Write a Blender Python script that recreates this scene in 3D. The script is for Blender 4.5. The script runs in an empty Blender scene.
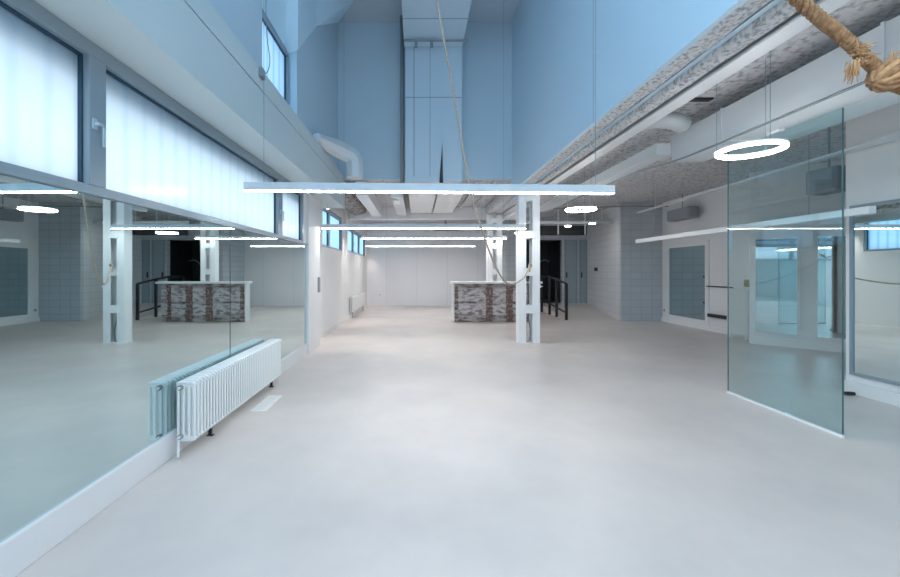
import bpy, bmesh, math, random
from mathutils import Vector, Matrix
random.seed(4)
S = bpy.context.scene
COL = S.collection
H = 1.5                      # eye height; the z values written R(z) are heights measured from the eye

# ------------------------------------------------------------------ camera, world, exposure
cd = bpy.data.cameras.new('camera'); cam = bpy.data.objects.new('camera', cd); COL.objects.link(cam)
cam.location = (0, 0, H); cam.rotation_euler = (math.pi/2, 0, 0)
cd.sensor_width = 36; cd.lens = 16.0; cd.shift_x = 0.0367; cd.shift_y = -0.0194; cd.clip_start = .02
S.camera = cam
W = bpy.data.worlds.new('world'); S.world = W; W.use_nodes = True
bg = W.node_tree.nodes['Background']; bg.inputs[0].default_value = (.70, .86, 1.0, 1); bg.inputs[1].default_value = 2.05
S.view_settings.view_transform = 'Standard'; S.view_settings.look = 'None'
S.view_settings.gamma = 1; S.view_settings.use_curve_mapping = False
S.view_settings.exposure = 0.0
LAMP = 57.0
RINGP = 46.0
SPOT = 80.0
def fill_light(name, loc, rot, sx, sy, power, col):      # blue fill lamps added outside two made-up windows out of view
    l = bpy.data.lights.new(name, 'AREA'); l.shape = 'RECTANGLE'; l.size = sx; l.size_y = sy; l.energy = power; l.color = col
    o = bpy.data.objects.new(name, l); COL.objects.link(o); o.location = loc; o.rotation_euler = rot; return o
fill_light('fill_light_rear', (.4, -5.35, 5.0), (math.pi/2, 0, math.pi), 4.2, 3.0, 720, (.55, .82, 1.0))
fill_light('fill_light_left', (-2.5, -2.2, 5.2), (0, -math.pi/2, 0), 2.6, 4.2, 600, (.55, .82, 1.0))
S.cycles.max_bounces = 10; S.cycles.diffuse_bounces = 5; S.cycles.transparent_max_bounces = 12
S.cycles.sample_clamp_indirect = 6.0
S.cycles.caustics_reflective = True; S.cycles.blur_glossy = 1.0; S.cycles.caustics_refractive = False
S.cycles.use_denoising = True

# ------------------------------------------------------------------ materials
def mat(name, col, rough=.5, metal=0, spec=.5, noise=None, bump=None, emit=None):
    m = bpy.data.materials.new(name); m.use_nodes = True
    nt = m.node_tree; b = nt.nodes['Principled BSDF']
    b.inputs['Base Color'].default_value = (*col, 1); b.inputs['Roughness'].default_value = rough
    b.inputs['Metallic'].default_value = metal; b.inputs['Specular IOR Level'].default_value = spec
    tc = nt.nodes.new('ShaderNodeTexCoord')
    if noise:                     # (scale, colour two, lo, hi)
        sc, c2, lo, hi = noise
        n = nt.nodes.new('ShaderNodeTexNoise'); n.inputs['Scale'].default_value = sc; n.inputs['Detail'].default_value = 5
        nt.links.new(tc.outputs['Object'], n.inputs['Vector'])
        r = nt.nodes.new('ShaderNodeValToRGB'); r.color_ramp.elements[0].position = lo; r.color_ramp.elements[1].position = hi
        r.color_ramp.elements[0].color = (*c2, 1); r.color_ramp.elements[1].color = (*col, 1)
        nt.links.new(n.outputs['Fac'], r.inputs['Fac']); nt.links.new(r.outputs['Color'], b.inputs['Base Color'])
    if bump:
        sc, st = bump
        n2 = nt.nodes.new('ShaderNodeTexNoise'); n2.inputs['Scale'].default_value = sc; n2.inputs['Detail'].default_value = 4
        nt.links.new(tc.outputs['Object'], n2.inputs['Vector'])
        bp = nt.nodes.new('ShaderNodeBump'); bp.inputs['Strength'].default_value = st; bp.inputs['Distance'].default_value = .03
        nt.links.new(n2.outputs['Fac'], bp.inputs['Height']); nt.links.new(bp.outputs['Normal'], b.inputs['Normal'])
    if emit:
        b.inputs['Emission Color'].default_value = (*emit[0], 1); b.inputs['Emission Strength'].default_value = emit[1]
    return m

def stretch(m, v):          # squeeze the object coordinates so that the pattern runs in streaks
    nt = m.node_tree; tc = [n for n in nt.nodes if n.type == 'TEX_COORD'][0]; mp = nt.nodes.new('ShaderNodeMapping'); mp.inputs['Scale'].default_value = v
    for l in list(tc.outputs['Object'].links):
        t = l.to_socket; nt.links.remove(l); nt.links.new(mp.outputs[0], t)
    nt.links.new(tc.outputs['Object'], mp.inputs[0]); return m

def line_mat(name, col, line, su, sv, w=.03, rough=.4, bw=None, axes=('X', 'Z')):
    """tile or joint lines on a wall: brick texture with no offset laid out in metres"""
    m = mat(name, col, rough); nt = m.node_tree; b = nt.nodes['Principled BSDF']
    tc = nt.nodes.new('ShaderNodeTexCoord'); sp = nt.nodes.new('ShaderNodeSeparateXYZ'); cb = nt.nodes.new('ShaderNodeCombineXYZ')
    nt.links.new(tc.outputs['Object'], sp.inputs[0])
    nt.links.new(sp.outputs[axes[0]], cb.inputs[0]); nt.links.new(sp.outputs[axes[1]], cb.inputs[1])
    br = nt.nodes.new('ShaderNodeTexBrick'); br.offset = 0; br.squash = 1
    br.inputs['Scale'].default_value = 1; br.inputs['Brick Width'].default_value = su; br.inputs['Row Height'].default_value = sv
    br.inputs['Mortar Size'].default_value = w; br.inputs['Mortar Smooth'].default_value = .1
    c2 = tuple(x*.95 for x in col)
    br.inputs['Color1'].default_value = (*col, 1); br.inputs['Color2'].default_value = (*c2, 1); br.inputs['Mortar'].default_value = (*line, 1)
    nt.links.new(cb.outputs[0], br.inputs['Vector']); nt.links.new(br.outputs['Color'], b.inputs['Base Color'])
    return m

def emit_mat(name, col, s):
    m = bpy.data.materials.new(name); m.use_nodes = True; nt = m.node_tree; nt.nodes.clear()
    e = nt.nodes.new('ShaderNodeEmission'); e.inputs[0].default_value = (*col, 1); e.inputs[1].default_value = s
    o = nt.nodes.new('ShaderNodeOutputMaterial'); nt.links.new(e.outputs[0], o.inputs[0]); return m

def frost_mat(name, c1, c2, rib):
    """channel glass: translucent, lit from outside by the sky, with the ribs of the glass planks"""
    m = bpy.data.materials.new(name); m.use_nodes = True; nt = m.node_tree; nt.nodes.clear()
    tc = nt.nodes.new('ShaderNodeTexCoord'); w = nt.nodes.new('ShaderNodeTexWave'); w.bands_direction = 'Y'
    w.inputs['Scale'].default_value = rib; w.inputs['Distortion'].default_value = .15; w.inputs['Detail'].default_value = 1
    nt.links.new(tc.outputs['Object'], w.inputs['Vector'])
    r = nt.nodes.new('ShaderNodeValToRGB'); r.color_ramp.elements[0].color = (*c2, 1); r.color_ramp.elements[1].color = (*c1, 1)
    r.color_ramp.elements[0].position = .0; r.color_ramp.elements[1].position = .35
    nt.links.new(w.outputs['Fac'], r.inputs[0])
    t = nt.nodes.new('ShaderNodeBsdfTranslucent'); nt.links.new(r.outputs[0], t.inputs[0])
    g = nt.nodes.new('ShaderNodeBsdfGlossy'); g.inputs[1].default_value = .25
    mx = nt.nodes.new('ShaderNodeMixShader'); mx.inputs[0].default_value = .05
    nt.links.new(t.outputs[0], mx.inputs[1]); nt.links.new(g.outputs[0], mx.inputs[2])
    o = nt.nodes.new('ShaderNodeOutputMaterial'); nt.links.new(mx.outputs[0], o.inputs[0]); return m

def glass_mat(name, tint):
    m = bpy.data.materials.new(name); m.use_nodes = True; nt = m.node_tree; nt.nodes.clear()
    N = nt.nodes.new; L = nt.links.new
    t = N('ShaderNodeBsdfTransparent'); t.inputs[0].default_value = (*tint, 1)
    g = N('ShaderNodeBsdfGlossy'); g.inputs[0].default_value = (1, 1, 1, 1); g.inputs[1].default_value = .0
    geo = N('ShaderNodeNewGeometry'); mr = N('ShaderNodeMapRange')
    mr.inputs['To Min'].default_value = 1.5; mr.inputs['To Max'].default_value = 1/1.5
    L(geo.outputs['Backfacing'], mr.inputs['Value'])
    f = N('ShaderNodeFresnel'); L(mr.outputs[0], f.inputs['IOR'])
    mx = N('ShaderNodeMixShader'); L(f.outputs[0], mx.inputs[0]); L(t.outputs[0], mx.inputs[1]); L(g.outputs[0], mx.inputs[2])
    o = N('ShaderNodeOutputMaterial'); L(mx.outputs[0], o.inputs[0]); return m

M = {}
M['white'] = mat('white_paint', (.80, .80, .81), .55, noise=(.7, (.77, .78, .79), .3, .7))
M['void'] = mat('daylight_blue_wall', (.56, .72, .84), .5, noise=(.5, (.53, .69, .82), .3, .7))  # blue daylight mixed into the colour of white walls
M['voidshade'] = mat('shaded_upper_wall', (.53, .66, .75), .55, noise=(.5, (.50, .625, .715), .3, .7))  # greyer, shaded copy of the upper wall colour, away from the window glow
M['wall_tile'] = line_mat('white_panel_wall', (.74, .75, .78), (.62, .63, .66), 1.3, 3.2, .010)
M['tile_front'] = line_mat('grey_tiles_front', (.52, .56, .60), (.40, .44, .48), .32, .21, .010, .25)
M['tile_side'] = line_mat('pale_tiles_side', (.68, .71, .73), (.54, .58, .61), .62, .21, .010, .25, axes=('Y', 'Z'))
M['steel'] = mat('white_steel_paint', (.84, .85, .86), .35)
M['frame'] = mat('grey_window_frame', (.25, .32, .37), .4)
M['handle'] = mat('pale_blue_handle', (.50, .60, .66), .35, .3)
M['gasket'] = mat('dark_gasket', (.02, .06, .10), .5)
M['dark'] = mat('black_paint', (.018, .02, .023), .4)
M['darkroom'] = mat('unlit_room_black', (.012, .02, .025), .35)  # near-black colour stands in for the shade of the unlit room
M['duct'] = mat('white_duct', (.70, .74, .77), .4, noise=(1.2, (.64, .68, .71), .3, .7))
M['silver'] = mat('brushed_duct', (.55, .56, .57), .35, .6)
M['spray'] = mat('sprayed_insulation', (.66, .66, .67), .95, noise=(26, (.32, .32, .33), .36, .54), bump=(30, .6))
M['soffit'] = mat('window_glow_soffit', (.62, .82, .94), .5)  # glow of the high window put into a brighter blue colour
M['chute'] = mat('pale_riser_paint', (.58, .70, .79), .5)
M['beam'] = mat('grey_white_beam_paint', (.59, .66, .67), .5, noise=(.6, (.56, .63, .64), .3, .7))
M['shadebox'] = mat('blue_grey_shade_box', (.10, .32, .48), .6)  # for the added box that shades the pane tops
M['glassedge'] = mat('green_glass_edge', (.05, .14, .15), .3)
M['rubble'] = mat('brown_rough_insulation', (.40, .36, .33), .95, noise=(12, (.13, .11, .10), .38, .55), bump=(18, 1.0))
M['ceil'] = mat('rough_ceiling', (.68, .68, .70), .95, noise=(17, (.40, .40, .41), .36, .52), bump=(24, .6))
M['vceil'] = mat('void_ceiling_paint', (.55, .63, .70), .6)
M['mirror'] = mat('mirror_silvering', (.59, .73, .75), .012, 1.0)
M['mirror2'] = mat('old_mirror_silvering', (.50, .60, .61), .03, 1.0)
M['glass'] = glass_mat('tinted_glass', (.85, .935, .945))
M['frost'] = frost_mat('channel_glass', (.95, .965, .975), (.88, .92, .95), 1.6)
M['frost2'] = frost_mat('blue_window_glass', (.72, .84, .93), (.52, .72, .86), 1.4)
M['lamp'] = emit_mat('lamp_diffuser', (1, .975, .945), LAMP)
M['ring'] = emit_mat('ring_diffuser', (1, .97, .93), RINGP)
M['spotglow'] = emit_mat('spot_lens', (1, .95, .9), 6)
M['brass'] = mat('dull_brass', (.25, .22, .15), .4, .8)
M['chrome'] = mat('chrome', (.45, .47, .48), .2, 1.0)
M['cable'] = mat('grey_cable', (.25, .28, .30), .5)
M['paper'] = mat('white_paper', (.86, .87, .86), .6)
M['ink'] = mat('grey_print', (.60, .62, .64), .6)
M['slab'] = mat('white_counter_slab', (.82, .83, .84), .35)
M['radiator'] = mat('radiator_enamel', (.86, .88, .87), .3)
M['thinrope'] = mat('beige_rope', (.56, .48, .40), .9, noise=(60, (.42, .35, .28), .4, .6))
M['rope'] = mat('hemp_rope', (.31, .175, .09), .95, noise=(90, (.19, .10, .045), .38, .62), bump=(160, .25))
M['ropelight'] = mat('frayed_hemp', (.42, .25, .13), .95, noise=(90, (.34, .18, .08), .35, .6))
M['plaster'] = stretch(mat('crumbled_plaster', (.46, .42, .41), .9, noise=(11, (.16, .12, .12), .38, .56), bump=(22, .8)), (.35, 1, 1.3))
M['block'] = stretch(mat('pale_rough_block', (.56, .54, .55), .9, noise=(11, (.26, .22, .21), .38, .54), bump=(30, .8)), (.6, 1, 1.3))
M['brick'] = mat('old_red_brick', (.20, .125, .115), .9, noise=(14, (.36, .33, .33), .36, .50), bump=(30, .8))
M['speaker'] = mat('grey_speaker', (.27, .30, .33), .6)
M['tiledpanel'] = line_mat('ceiling_tiles', (.72, .74, .76), (.45, .47, .5), 4, .6, .02, axes=('X', 'Y'))

def floor_mat():
    m = mat('poured_resin_floor', (.72, .68, .66), .33); nt = m.node_tree; b = nt.nodes['Principled BSDF']
    tc = nt.nodes.new('ShaderNodeTexCoord')
    n1 = nt.nodes.new('ShaderNodeTexNoise'); n1.inputs['Scale'].default_value = .9; n1.inputs['Detail'].default_value = 4; n1.inputs['Roughness'].default_value = .6
    nt.links.new(tc.outputs['Object'], n1.inputs['Vector'])
    r = nt.nodes.new('ShaderNodeValToRGB'); r.color_ramp.elements[0].position = .3; r.color_ramp.elements[1].position = .7
    r.color_ramp.elements[0].color = (.59, .545, .525, 1); r.color_ramp.elements[1].color = (.71, .65, .615, 1)
    nt.links.new(n1.outputs['Fac'], r.inputs[0]); nt.links.new(r.outputs[0], b.inputs['Base Color'])
    n2 = nt.nodes.new('ShaderNodeTexNoise'); n2.inputs['Scale'].default_value = 1.6; n2.inputs['Detail'].default_value = 2
    nt.links.new(tc.outputs['Object'], n2.inputs['Vector'])
    mr = nt.nodes.new('ShaderNodeMapRange'); mr.inputs['To Min'].default_value = .25; mr.inputs['To Max'].default_value = .44
    nt.links.new(n2.outputs['Fac'], mr.inputs['Value']); nt.links.new(mr.outputs[0], b.inputs['Roughness'])
    return m
M['floor'] = floor_mat()

# ------------------------------------------------------------------ mesh helpers
def R(z): return z + H
def box(bm, x0, x1, y0, y1, z0, z1):
    v = [bm.verts.new((x, y, z)) for z in (z0, z1) for x, y in ((x0, y0), (x1, y0), (x1, y1), (x0, y1))]
    for f in ((3, 2, 1, 0), (4, 5, 6, 7), (0, 1, 5, 4), (1, 2, 6, 5), (2, 3, 7, 6), (3, 0, 4, 7)): bm.faces.new([v[i] for i in f])
def B(*boxes):
    bm = bmesh.new()
    for b in boxes: box(bm, *b)
    return bm
def tube(bm, pts, r, seg=10, cap=True, closed=False):
    pts = [Vector(p) for p in pts]; n = len(pts); rings = []
    rr = r if isinstance(r, (list, tuple)) else [r]*n
    prev = None
    for i, p in enumerate(pts):
        if closed: t = (pts[(i+1) % n] - pts[i-1]).normalized()
        else: t = (pts[min(i+1, n-1)] - pts[max(i-1, 0)]).normalized()
        if prev is None:
            a = Vector((0, 0, 1)) if abs(t.z) < .9 else Vector((1, 0, 0)); u = t.cross(a).normalized()
        else:
            u = (prev - t*prev.dot(t)).normalized()
        prev = u; w = t.cross(u)
        rings.append([bm.verts.new(p + (u*math.cos(2*math.pi*k/seg) + w*math.sin(2*math.pi*k/seg))*rr[i]) for k in range(seg)])
    for i in range(n if closed else n-1):
        a, b = rings[i], rings[(i+1) % n]
        for k in range(seg): bm.faces.new((a[k], a[(k+1) % seg], b[(k+1) % seg], b[k]))
    if cap and not closed: bm.faces.new(rings[0][::-1]); bm.faces.new(rings[-1])
    return bm
def T(pts, r, seg=10, **k): return tube(bmesh.new(), pts, r, seg, **k)
def prism(poly, z0, z1):
    """poly of (x,y) extruded in z"""
    bm = bmesh.new(); a = [bm.verts.new((x, y, z0)) for x, y in poly]; b = [bm.verts.new((x, y, z1)) for x, y in poly]; n = len(poly)
    bm.faces.new(a[::-1]); bm.faces.new(b)
    for i in range(n): bm.faces.new((a[i], a[(i+1) % n], b[(i+1) % n], b[i]))
    return bm
def spline(P, n=8):
    P = [Vector(p) for p in P]; out = []
    for i in range(len(P)-1):
        p0, p1, p2, p3 = P[max(i-1, 0)], P[i], P[i+1], P[min(i+2, len(P)-1)]
        for k in range(n):
            t = k/n
            out.append(.5*((2*p1) + (p2-p0)*t + (2*p0-5*p1+4*p2-p3)*t*t + (3*p1-p0-3*p2+p3)*t**3))
    return out + [P[-1]]
def wpos(o):
    v = Vector((0, 0, 0))
    while o: v += o.location; o = o.parent
    return v
def obj(name, bm, m, parent=None, origin=None, bevel=0, smooth=False, label=None):
    bmesh.ops.recalc_face_normals(bm, faces=bm.faces)
    base = wpos(parent) if parent else Vector(origin or (0, 0, 0))
    bmesh.ops.translate(bm, verts=bm.verts, vec=-base)
    me = bpy.data.meshes.new(name); bm.to_mesh(me); bm.free(); me.materials.append(M[m])
    o = bpy.data.objects.new(name, me); COL.objects.link(o)
    if parent: o.parent = parent
    else: o.location = base
    if smooth:
        for p in me.polygons: p.use_smooth = True
    if bevel:
        b = o.modifiers.new('bevel', 'BEVEL'); b.width = bevel; b.segments = 2; b.limit_method = 'ANGLE'
    if label: o['label'] = label
    return o
def thing(name, label, cat, loc, group=None):
    o = bpy.data.objects.new(name, None); o.empty_display_size = .1; COL.objects.link(o); o.location = loc
    o['label'] = label; o['category'] = cat
    if group: o['group'] = group
    return o
def tag(o, label, cat, group=None):
    o['label'] = label; o['category'] = cat
    if group: o['group'] = group
    return o
def struct(name, bm, m, bevel=0, origin=(0, 0, 0), **k):
    o = obj(name, bm, m, None, origin, bevel, **k); o['kind'] = 'structure'; return o
def copy_tree(o, parent=None):
    c = o.copy(); COL.objects.link(c)
    if parent: c.parent = parent
    for ch in list(o.children): copy_tree(ch, c)
    return c

# ------------------------------------------------------------------ structure
ZC = R(2.05)        # low ceilings
ZV = R(5.56)        # ceiling of the tall void
struct('floor', B((-3, 12.2, -5.1, 17.4, -.2, 0)), 'floor')
fr = bmesh.new()    # the ramp and landing in the far right corner
pr = [(12.1, 0), (14.2, .19), (15.0, .28), (15.3, .28), (15.3, -.0)]
a = [fr.verts.new((4.62, y, z)) for y, z in pr]; b = [fr.verts.new((6.62, y, z)) for y, z in pr]
fr.faces.new(a); fr.faces.new(b[::-1])
for i in range(5): fr.faces.new((a[i], a[(i+1) % 5], b[(i+1) % 5], b[i]))
struct('floor_ramp', fr, 'floor')

# left wall: mirror backing, window band, beam, recessed upper wall
LX = -2.04
struct('wall_left', B((-2.3, LX, -5, 7.2, 0, R(.47))), 'white')
struct('baseboard_left', B((LX, -1.968, -5, 7.2, 0, .2)), 'white', .006)
struct('trim_1', B((-3.0, -1.61, -5, 8.93, R(1.40), R(1.868))), 'beam')          # big beam under the ledge
struct('trim_2', B((-3.0, -1.61, -5, 8.93, R(1.880), R(2.09))), 'beam')          # upper course above the joint
struct('trim_3', B((-2.9, -1.625, -5, 8.90, R(1.866), R(1.882))), 'gasket')
struct('trim_4', B((-2.3, -1.95, 7.2, 8.04, 0, R(1.40))), 'white', .004)         # pilaster after the mirror
struct('wall_left_upper', B((-2.3, -1.7, -5, -4.3, R(2.09), ZV), (-2.3, -1.7, -.1, 4.39, R(2.09), ZV), (-2.3, -1.7, -4.3, -.1, R(2.09), 3.9), (-2.3, -1.7, -4.3, -.1, 6.5, ZV)), 'voidshade')
struct('wall_left_upper_far', B((-2.3, -1.77, 5.9, 8.93, R(2.09), ZV)), 'voidshade')
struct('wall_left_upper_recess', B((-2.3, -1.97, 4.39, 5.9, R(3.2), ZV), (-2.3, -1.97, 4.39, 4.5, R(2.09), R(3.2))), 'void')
# wall beyond the pilaster, with two windows
wl = B((-2.4, -2.15, 8.04, 17.3, 0, R(.56)), (-2.4, -2.15, 8.04, 12.0, R(1.52), ZC), (-2.4, -2.15, 12.0, 17.3, R(1.40), ZC), (-2.4, -2.15, 12.0, 17.3, R(.56), R(.60)),
       (-2.4, -2.15, 8.04, 9.1, R(.56), R(1.52)), (-2.4, -2.15, 11.5, 12.0, R(.56), R(1.52)), (-2.4, -2.15, 12.0, 12.4, R(.6), R(1.40)), (-2.4, -2.15, 16.6, 17.3, R(.60), R(1.40)))
struct('wall_left_far', wl, 'white')
struct('baseboard_left_far', B((-2.15, -2.13, 8.04, 17.1, 0, .09)), 'white')
struct('wall_back', B((-2.4, 3.5, 17.1, 17.3, 0, ZC)), 'wall_tile')
# partition and end wall with dark opening
struct('wall_end_side', B((3.4, 3.5, 15.4, 17.1, 0, ZC)), 'tile_front')
struct('wall_end', B((3.4, 3.95, 15.2, 15.4, 0, ZC), (3.95, 6.6, 15.2, 15.4, R(1.18), ZC), (5.52, 5.60, 15.2, 15.4, 0, R(1.18)), (6.08, 6.17, 15.2, 15.4, 0, R(1.18)), (6.46, 6.62, 15.2, 15.4, 0, R(1.18))), 'tile_front')
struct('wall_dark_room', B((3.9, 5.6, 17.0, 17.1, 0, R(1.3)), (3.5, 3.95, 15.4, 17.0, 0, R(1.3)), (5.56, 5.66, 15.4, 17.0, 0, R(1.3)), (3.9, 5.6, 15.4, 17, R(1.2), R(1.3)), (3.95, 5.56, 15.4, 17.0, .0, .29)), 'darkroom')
struct('wall_tiled_side', prism([(6.1, 12.0), (6.46, 15.2), (6.66, 15.2), (6.3, 12.05)], 0, ZC), 'tile_side')
struct('wall_tiled_front', B((6.1, 7.4, 11.98, 12.1, 0, ZC)), 'tile_front')
struct('wall_right_far', B((7.35, 7.5, 8.2, 12.0, 0, ZC)), 'white')
# the 45 degree wall and its return
w45 = prism([(7.35, 8.25), (6.93, 8.33), (7.0, 8.43), (7.4, 8.36)], 0, ZC)
struct('wall_right_nib', w45, 'white')
struct('wall_right_angled', prism([(6.93, 8.33), (10.13, 5.13), (10.27, 5.27), (7.07, 8.47)], 0, ZC), 'white')
struct('wall_right_return', B((5.40, 10.4, 4.88, 5.0, 0, ZC)), 'white')
struct('wall_right', B((5.36, 5.5, -5, 5.0, 0, ZC)), 'white')
struct('baseboard_right', B((5.32, 5.36, -5, 4.98, 0, .147)), 'white', .004)
struct('baseboard_right_far', B((7.31, 7.35, 8.3, 11.98, 0, .12)), 'white', .004)
struct('baseboard_right_angled', prism([(6.90, 8.30), (10.05, 5.15), (10.13, 5.17), (6.95, 8.36)], 0, .15), 'white')
struct('wall_rear', B((-3, 5.5, -5.1, -5.0, 0, 3.5), (-3, -1.4, -5.1, -5.0, 3.5, ZV), (2.5, 5.5, -5.1, -5.0, 3.5, ZV), (-1.4, 2.5, -5.1, -5.0, 6.5, ZV)), 'white')
for n_, (xa_, xb_, za_, zb_, nd) in ((6, (-1.4, 2.5, 3.5, 6.5, 3)),):  # invented high rear window, out of view, added to let in blue light
    wr = bpy.data.objects.new('window_%d' % n_, None); COL.objects.link(wr); wr.location = (xa_, -5.05, za_); wr['kind'] = 'structure'
    st = (xb_-xa_)/nd
    obj('window_frame', B(*([(xa_, xb_, -5.08, -5.02, za_, za_+.06), (xa_, xb_, -5.08, -5.02, zb_-.06, zb_)] + [(xa_+k*st-(.06 if k == nd else .0 if k == 0 else .03), xa_+k*st+(.0 if k == nd else .06 if k == 0 else .03), -5.08, -5.02, za_+.06, zb_-.06) for k in range(nd+1)])), 'frame', wr)
wr = bpy.data.objects.new('window_5', None); COL.objects.link(wr); wr.location = (-2.0, -2.2, 3.9); wr['kind'] = 'structure'  # invented high left window, out of view, added for the same blue light
obj('window_frame', B(*([(-2.05, -1.98, -4.3, -.1, 3.9, 3.96), (-2.05, -1.98, -4.3, -.1, 6.44, 6.5)] + [(-2.05, -1.98, y, y+.06, 3.96, 6.44) for y in (-4.3, -2.93, -1.53, -.16)])), 'frame', wr)
# void
VX = 2.12
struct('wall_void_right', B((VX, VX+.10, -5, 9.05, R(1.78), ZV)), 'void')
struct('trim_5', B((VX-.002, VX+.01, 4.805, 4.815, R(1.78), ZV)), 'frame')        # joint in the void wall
struct('wall_void_far', B((-2.3, VX, 8.93, 9.05, R(2.05), ZV)), 'voidshade')
struct('ceiling_void', B((-3, 2.3, -5.1, 9.1, ZV, ZV+.1)), 'vceil')
struct('ceiling_right', B((VX+.10, 10.5, -5.1, 17.3, ZC, ZC+.15)), 'ceil')
struct('ceiling_back', B((-2.4, VX+.10, 9.05, 17.3, ZC, ZC+.15)), 'ceil')
# sloped soffit rising from the head of the high window to the ceiling
sp = bmesh.new()
P = dict(a=(-1.97, 4.39, R(3.2)), b=(-1.97, 5.9, R(3.2)), c=(-1.765, 5.9, R(3.26)), d=(-1.765, 7.0, R(4.3)), e=(-1.765, 8.93, R(5.558)), f=(-1.31, 8.2, R(5.555)), g=(-1.3, 4.39, R(5.555)))
vv = {k: sp.verts.new(p) for k, p in P.items()}
for f in ('abg', 'bcg', 'cdg', 'dfg', 'def'): sp.faces.new([vv[k] for k in f])
so = struct('ceiling_sloped_soffit', sp, 'soffit'); md = so.modifiers.new('thick', 'SOLIDIFY'); md.thickness = .03; md.offset = 0
# boxed bulkhead under the void ceiling and the flat riser it meets
struct('trim_6', B((-.27, .96, -5, 8.45, R(4.74), ZV)), 'chute', .004)
struct('trim_7', B((-.25, .95, 8.45, 8.93, R(1.9), ZV)), 'chute', .004)
struct('trim_8', B((-.07, -.055, 8.444, 8.45, R(2.0), R(4.74)), (.27, .28, 8.444, 8.45, R(2.0), R(4.74)), (-.25, .95, 8.444, 8.45, R(3.66), R(3.675)), (-.27, .96, 7.5, 7.515, R(4.735), R(4.74))), 'frame')
sl = bmesh.new()
q = [sl.verts.new(p) for p in ((.47, 8.43, R(1.86)), (.55, 8.43, R(1.86)), (.535, 8.43, R(2.7)), (.47, 8.449, R(1.86)), (.55, 8.449, R(1.86)), (.535, 8.449, R(2.7)))]
for f in ((0, 1, 2), (5, 4, 3), (0, 3, 4, 1), (1, 4, 5, 2), (2, 5, 3, 0)): sl.faces.new([q[i] for i in f])
tag(obj('cable_slot', sl, 'dark', None, (.5, 8.44, R(1.86))), 'narrow black wedge shaped slot low on the pale boxed riser', 'slot')

# right side: insulated edge beams under the void wall
def rough_bar(x0, x1, y0, y1, z0, z1, amp, n=90):
    bm = bmesh.new(); rows = []
    rnd = random.Random(x0*100)
    prof = []
    for k in range(14):
        t = 2*math.pi*k/14; c, s = math.cos(t), math.sin(t); e = .55
        prof.append((math.copysign(abs(c)**e, c), math.copysign(abs(s)**e, s)))
    for i in range(n+1):
        y = y0 + (y1-y0)*i/n
        rows.append([bm.verts.new(((x0+x1)/2 + px*(x1-x0)/2 + rnd.uniform(-amp, amp), y, (z0+z1)/2 + pz*(z1-z0)/2 + rnd.uniform(-amp, amp))) for px, pz in prof])
    for i in range(n):
        for k in range(14): bm.faces.new((rows[i][k], rows[i][(k+1) % 14], rows[i+1][(k+1) % 14], rows[i+1][k]))
    bm.faces.new(rows[0][::-1]); bm.faces.new(rows[-1]); return bm
tag(obj('insulated_beam', rough_bar(2.13, 2.37, -3, 12.4, R(1.77), R(2.04), .006, 160), 'spray', None, (2.25, 3, R(1.77)), smooth=True), 'rough grey insulated beam right along the lower edge of the tall blue wall', 'beam')
tag(obj('insulated_pipe', rough_bar(2.43, 2.58, -3, 12.4, R(1.74), R(1.90), .005, 160), 'spray', None, (2.5, 3, R(1.74)), smooth=True), 'thinner mottled pipe running between insulated beam and white steel beam', 'pipe')
tag(obj('gap_light_strip', B((2.375, 2.425, -3, 12.4, R(1.80), R(1.81))), 'void', None, (2.4, 3, R(1.8))), 'thin pale blue strip for the light in the gap between the two mottled insulated runs', 'strip')  # strip added in the gap, its pale blue standing for void light
tag(obj('steel_beam', B((2.60, 2.76, -3, 12.4, R(1.72), R(1.745)), (2.67, 2.69, -3, 12.4, R(1.745), R(1.98)), (2.60, 2.76, -3, 12.4, R(1.98), R(2.0))), 'steel', None, (2.72, 3, R(1.72)), .003), 'long smooth white steel beam beside the mottled pipe, in front of rough ceiling', 'beam')

# ------------------------------------------------------------------ windows
def window(n, x, y0, y1, z0, z1, mulls, m='frost', t=.05, handles=(), dep=.09):
    """frame with bars along Y; glass panes between the mullions (ya, yb)"""
    root = bpy.data.objects.new('window_%d' % n, None); COL.objects.link(root); root.location = (x, (y0+y1)/2, z0); root['kind'] = 'structure'
    bx = [(x-dep, x+.01, y0, y1, z0, z0+t), (x-dep, x+.01, y0, y1, z1-t*1.6, z1)]
    edges = [y0] + [v for mm in mulls for v in mm] + [y1]
    bx += [(x-dep, x+.01, y0, y0+t, z0+t, z1-t*1.6), (x-dep, x+.01, y1-t, y1, z0+t, z1-t*1.6)]
    for a, b in mulls: bx.append((x-dep, x+.01, a, b, z0+t, z1-t*1.6))
    obj('window_frame', B(*bx), 'frame', root, bevel=.004)
    spans = []; cur = y0+t
    for a, b in mulls: spans.append((cur, a)); cur = b
    spans.append((cur, y1-t))
    for a, b in spans:
        obj('glass_pane', B((x-.075, x-.055, a, b, z0+t, z1-t*1.6)), m, root)
        g = .012
        obj('gasket', B((x-.054, x-.03, a, b, z1-t*1.6-g, z1-t*1.6), (x-.054, x-.03, b-g, b, z0+t, z1-t*1.6-g)), 'gasket', root)
    for hy, hz in handles:
        h = B((x+.01, x+.022, hy-.018, hy+.018, hz-.035, hz+.035), (x+.022, x+.04, hy-.010, hy+.010, hz-.010, hz+.010), (x+.04, x+.052, hy-.010, hy+.045, hz-.009, hz+.009), (x+.04, x+.052, hy+.027, hy+.045, hz-.13, hz+.009))
        obj('handle', h, 'handle', root, bevel=.003)
    return root
Z0, Z1 = R(.47), R(1.40)
struct('trim_12', B((-2.60, -2.16, -5, 7.2, R(1.14), R(1.398))), 'shadebox')          # unseen box added outside to darken the top of the long window
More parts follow.
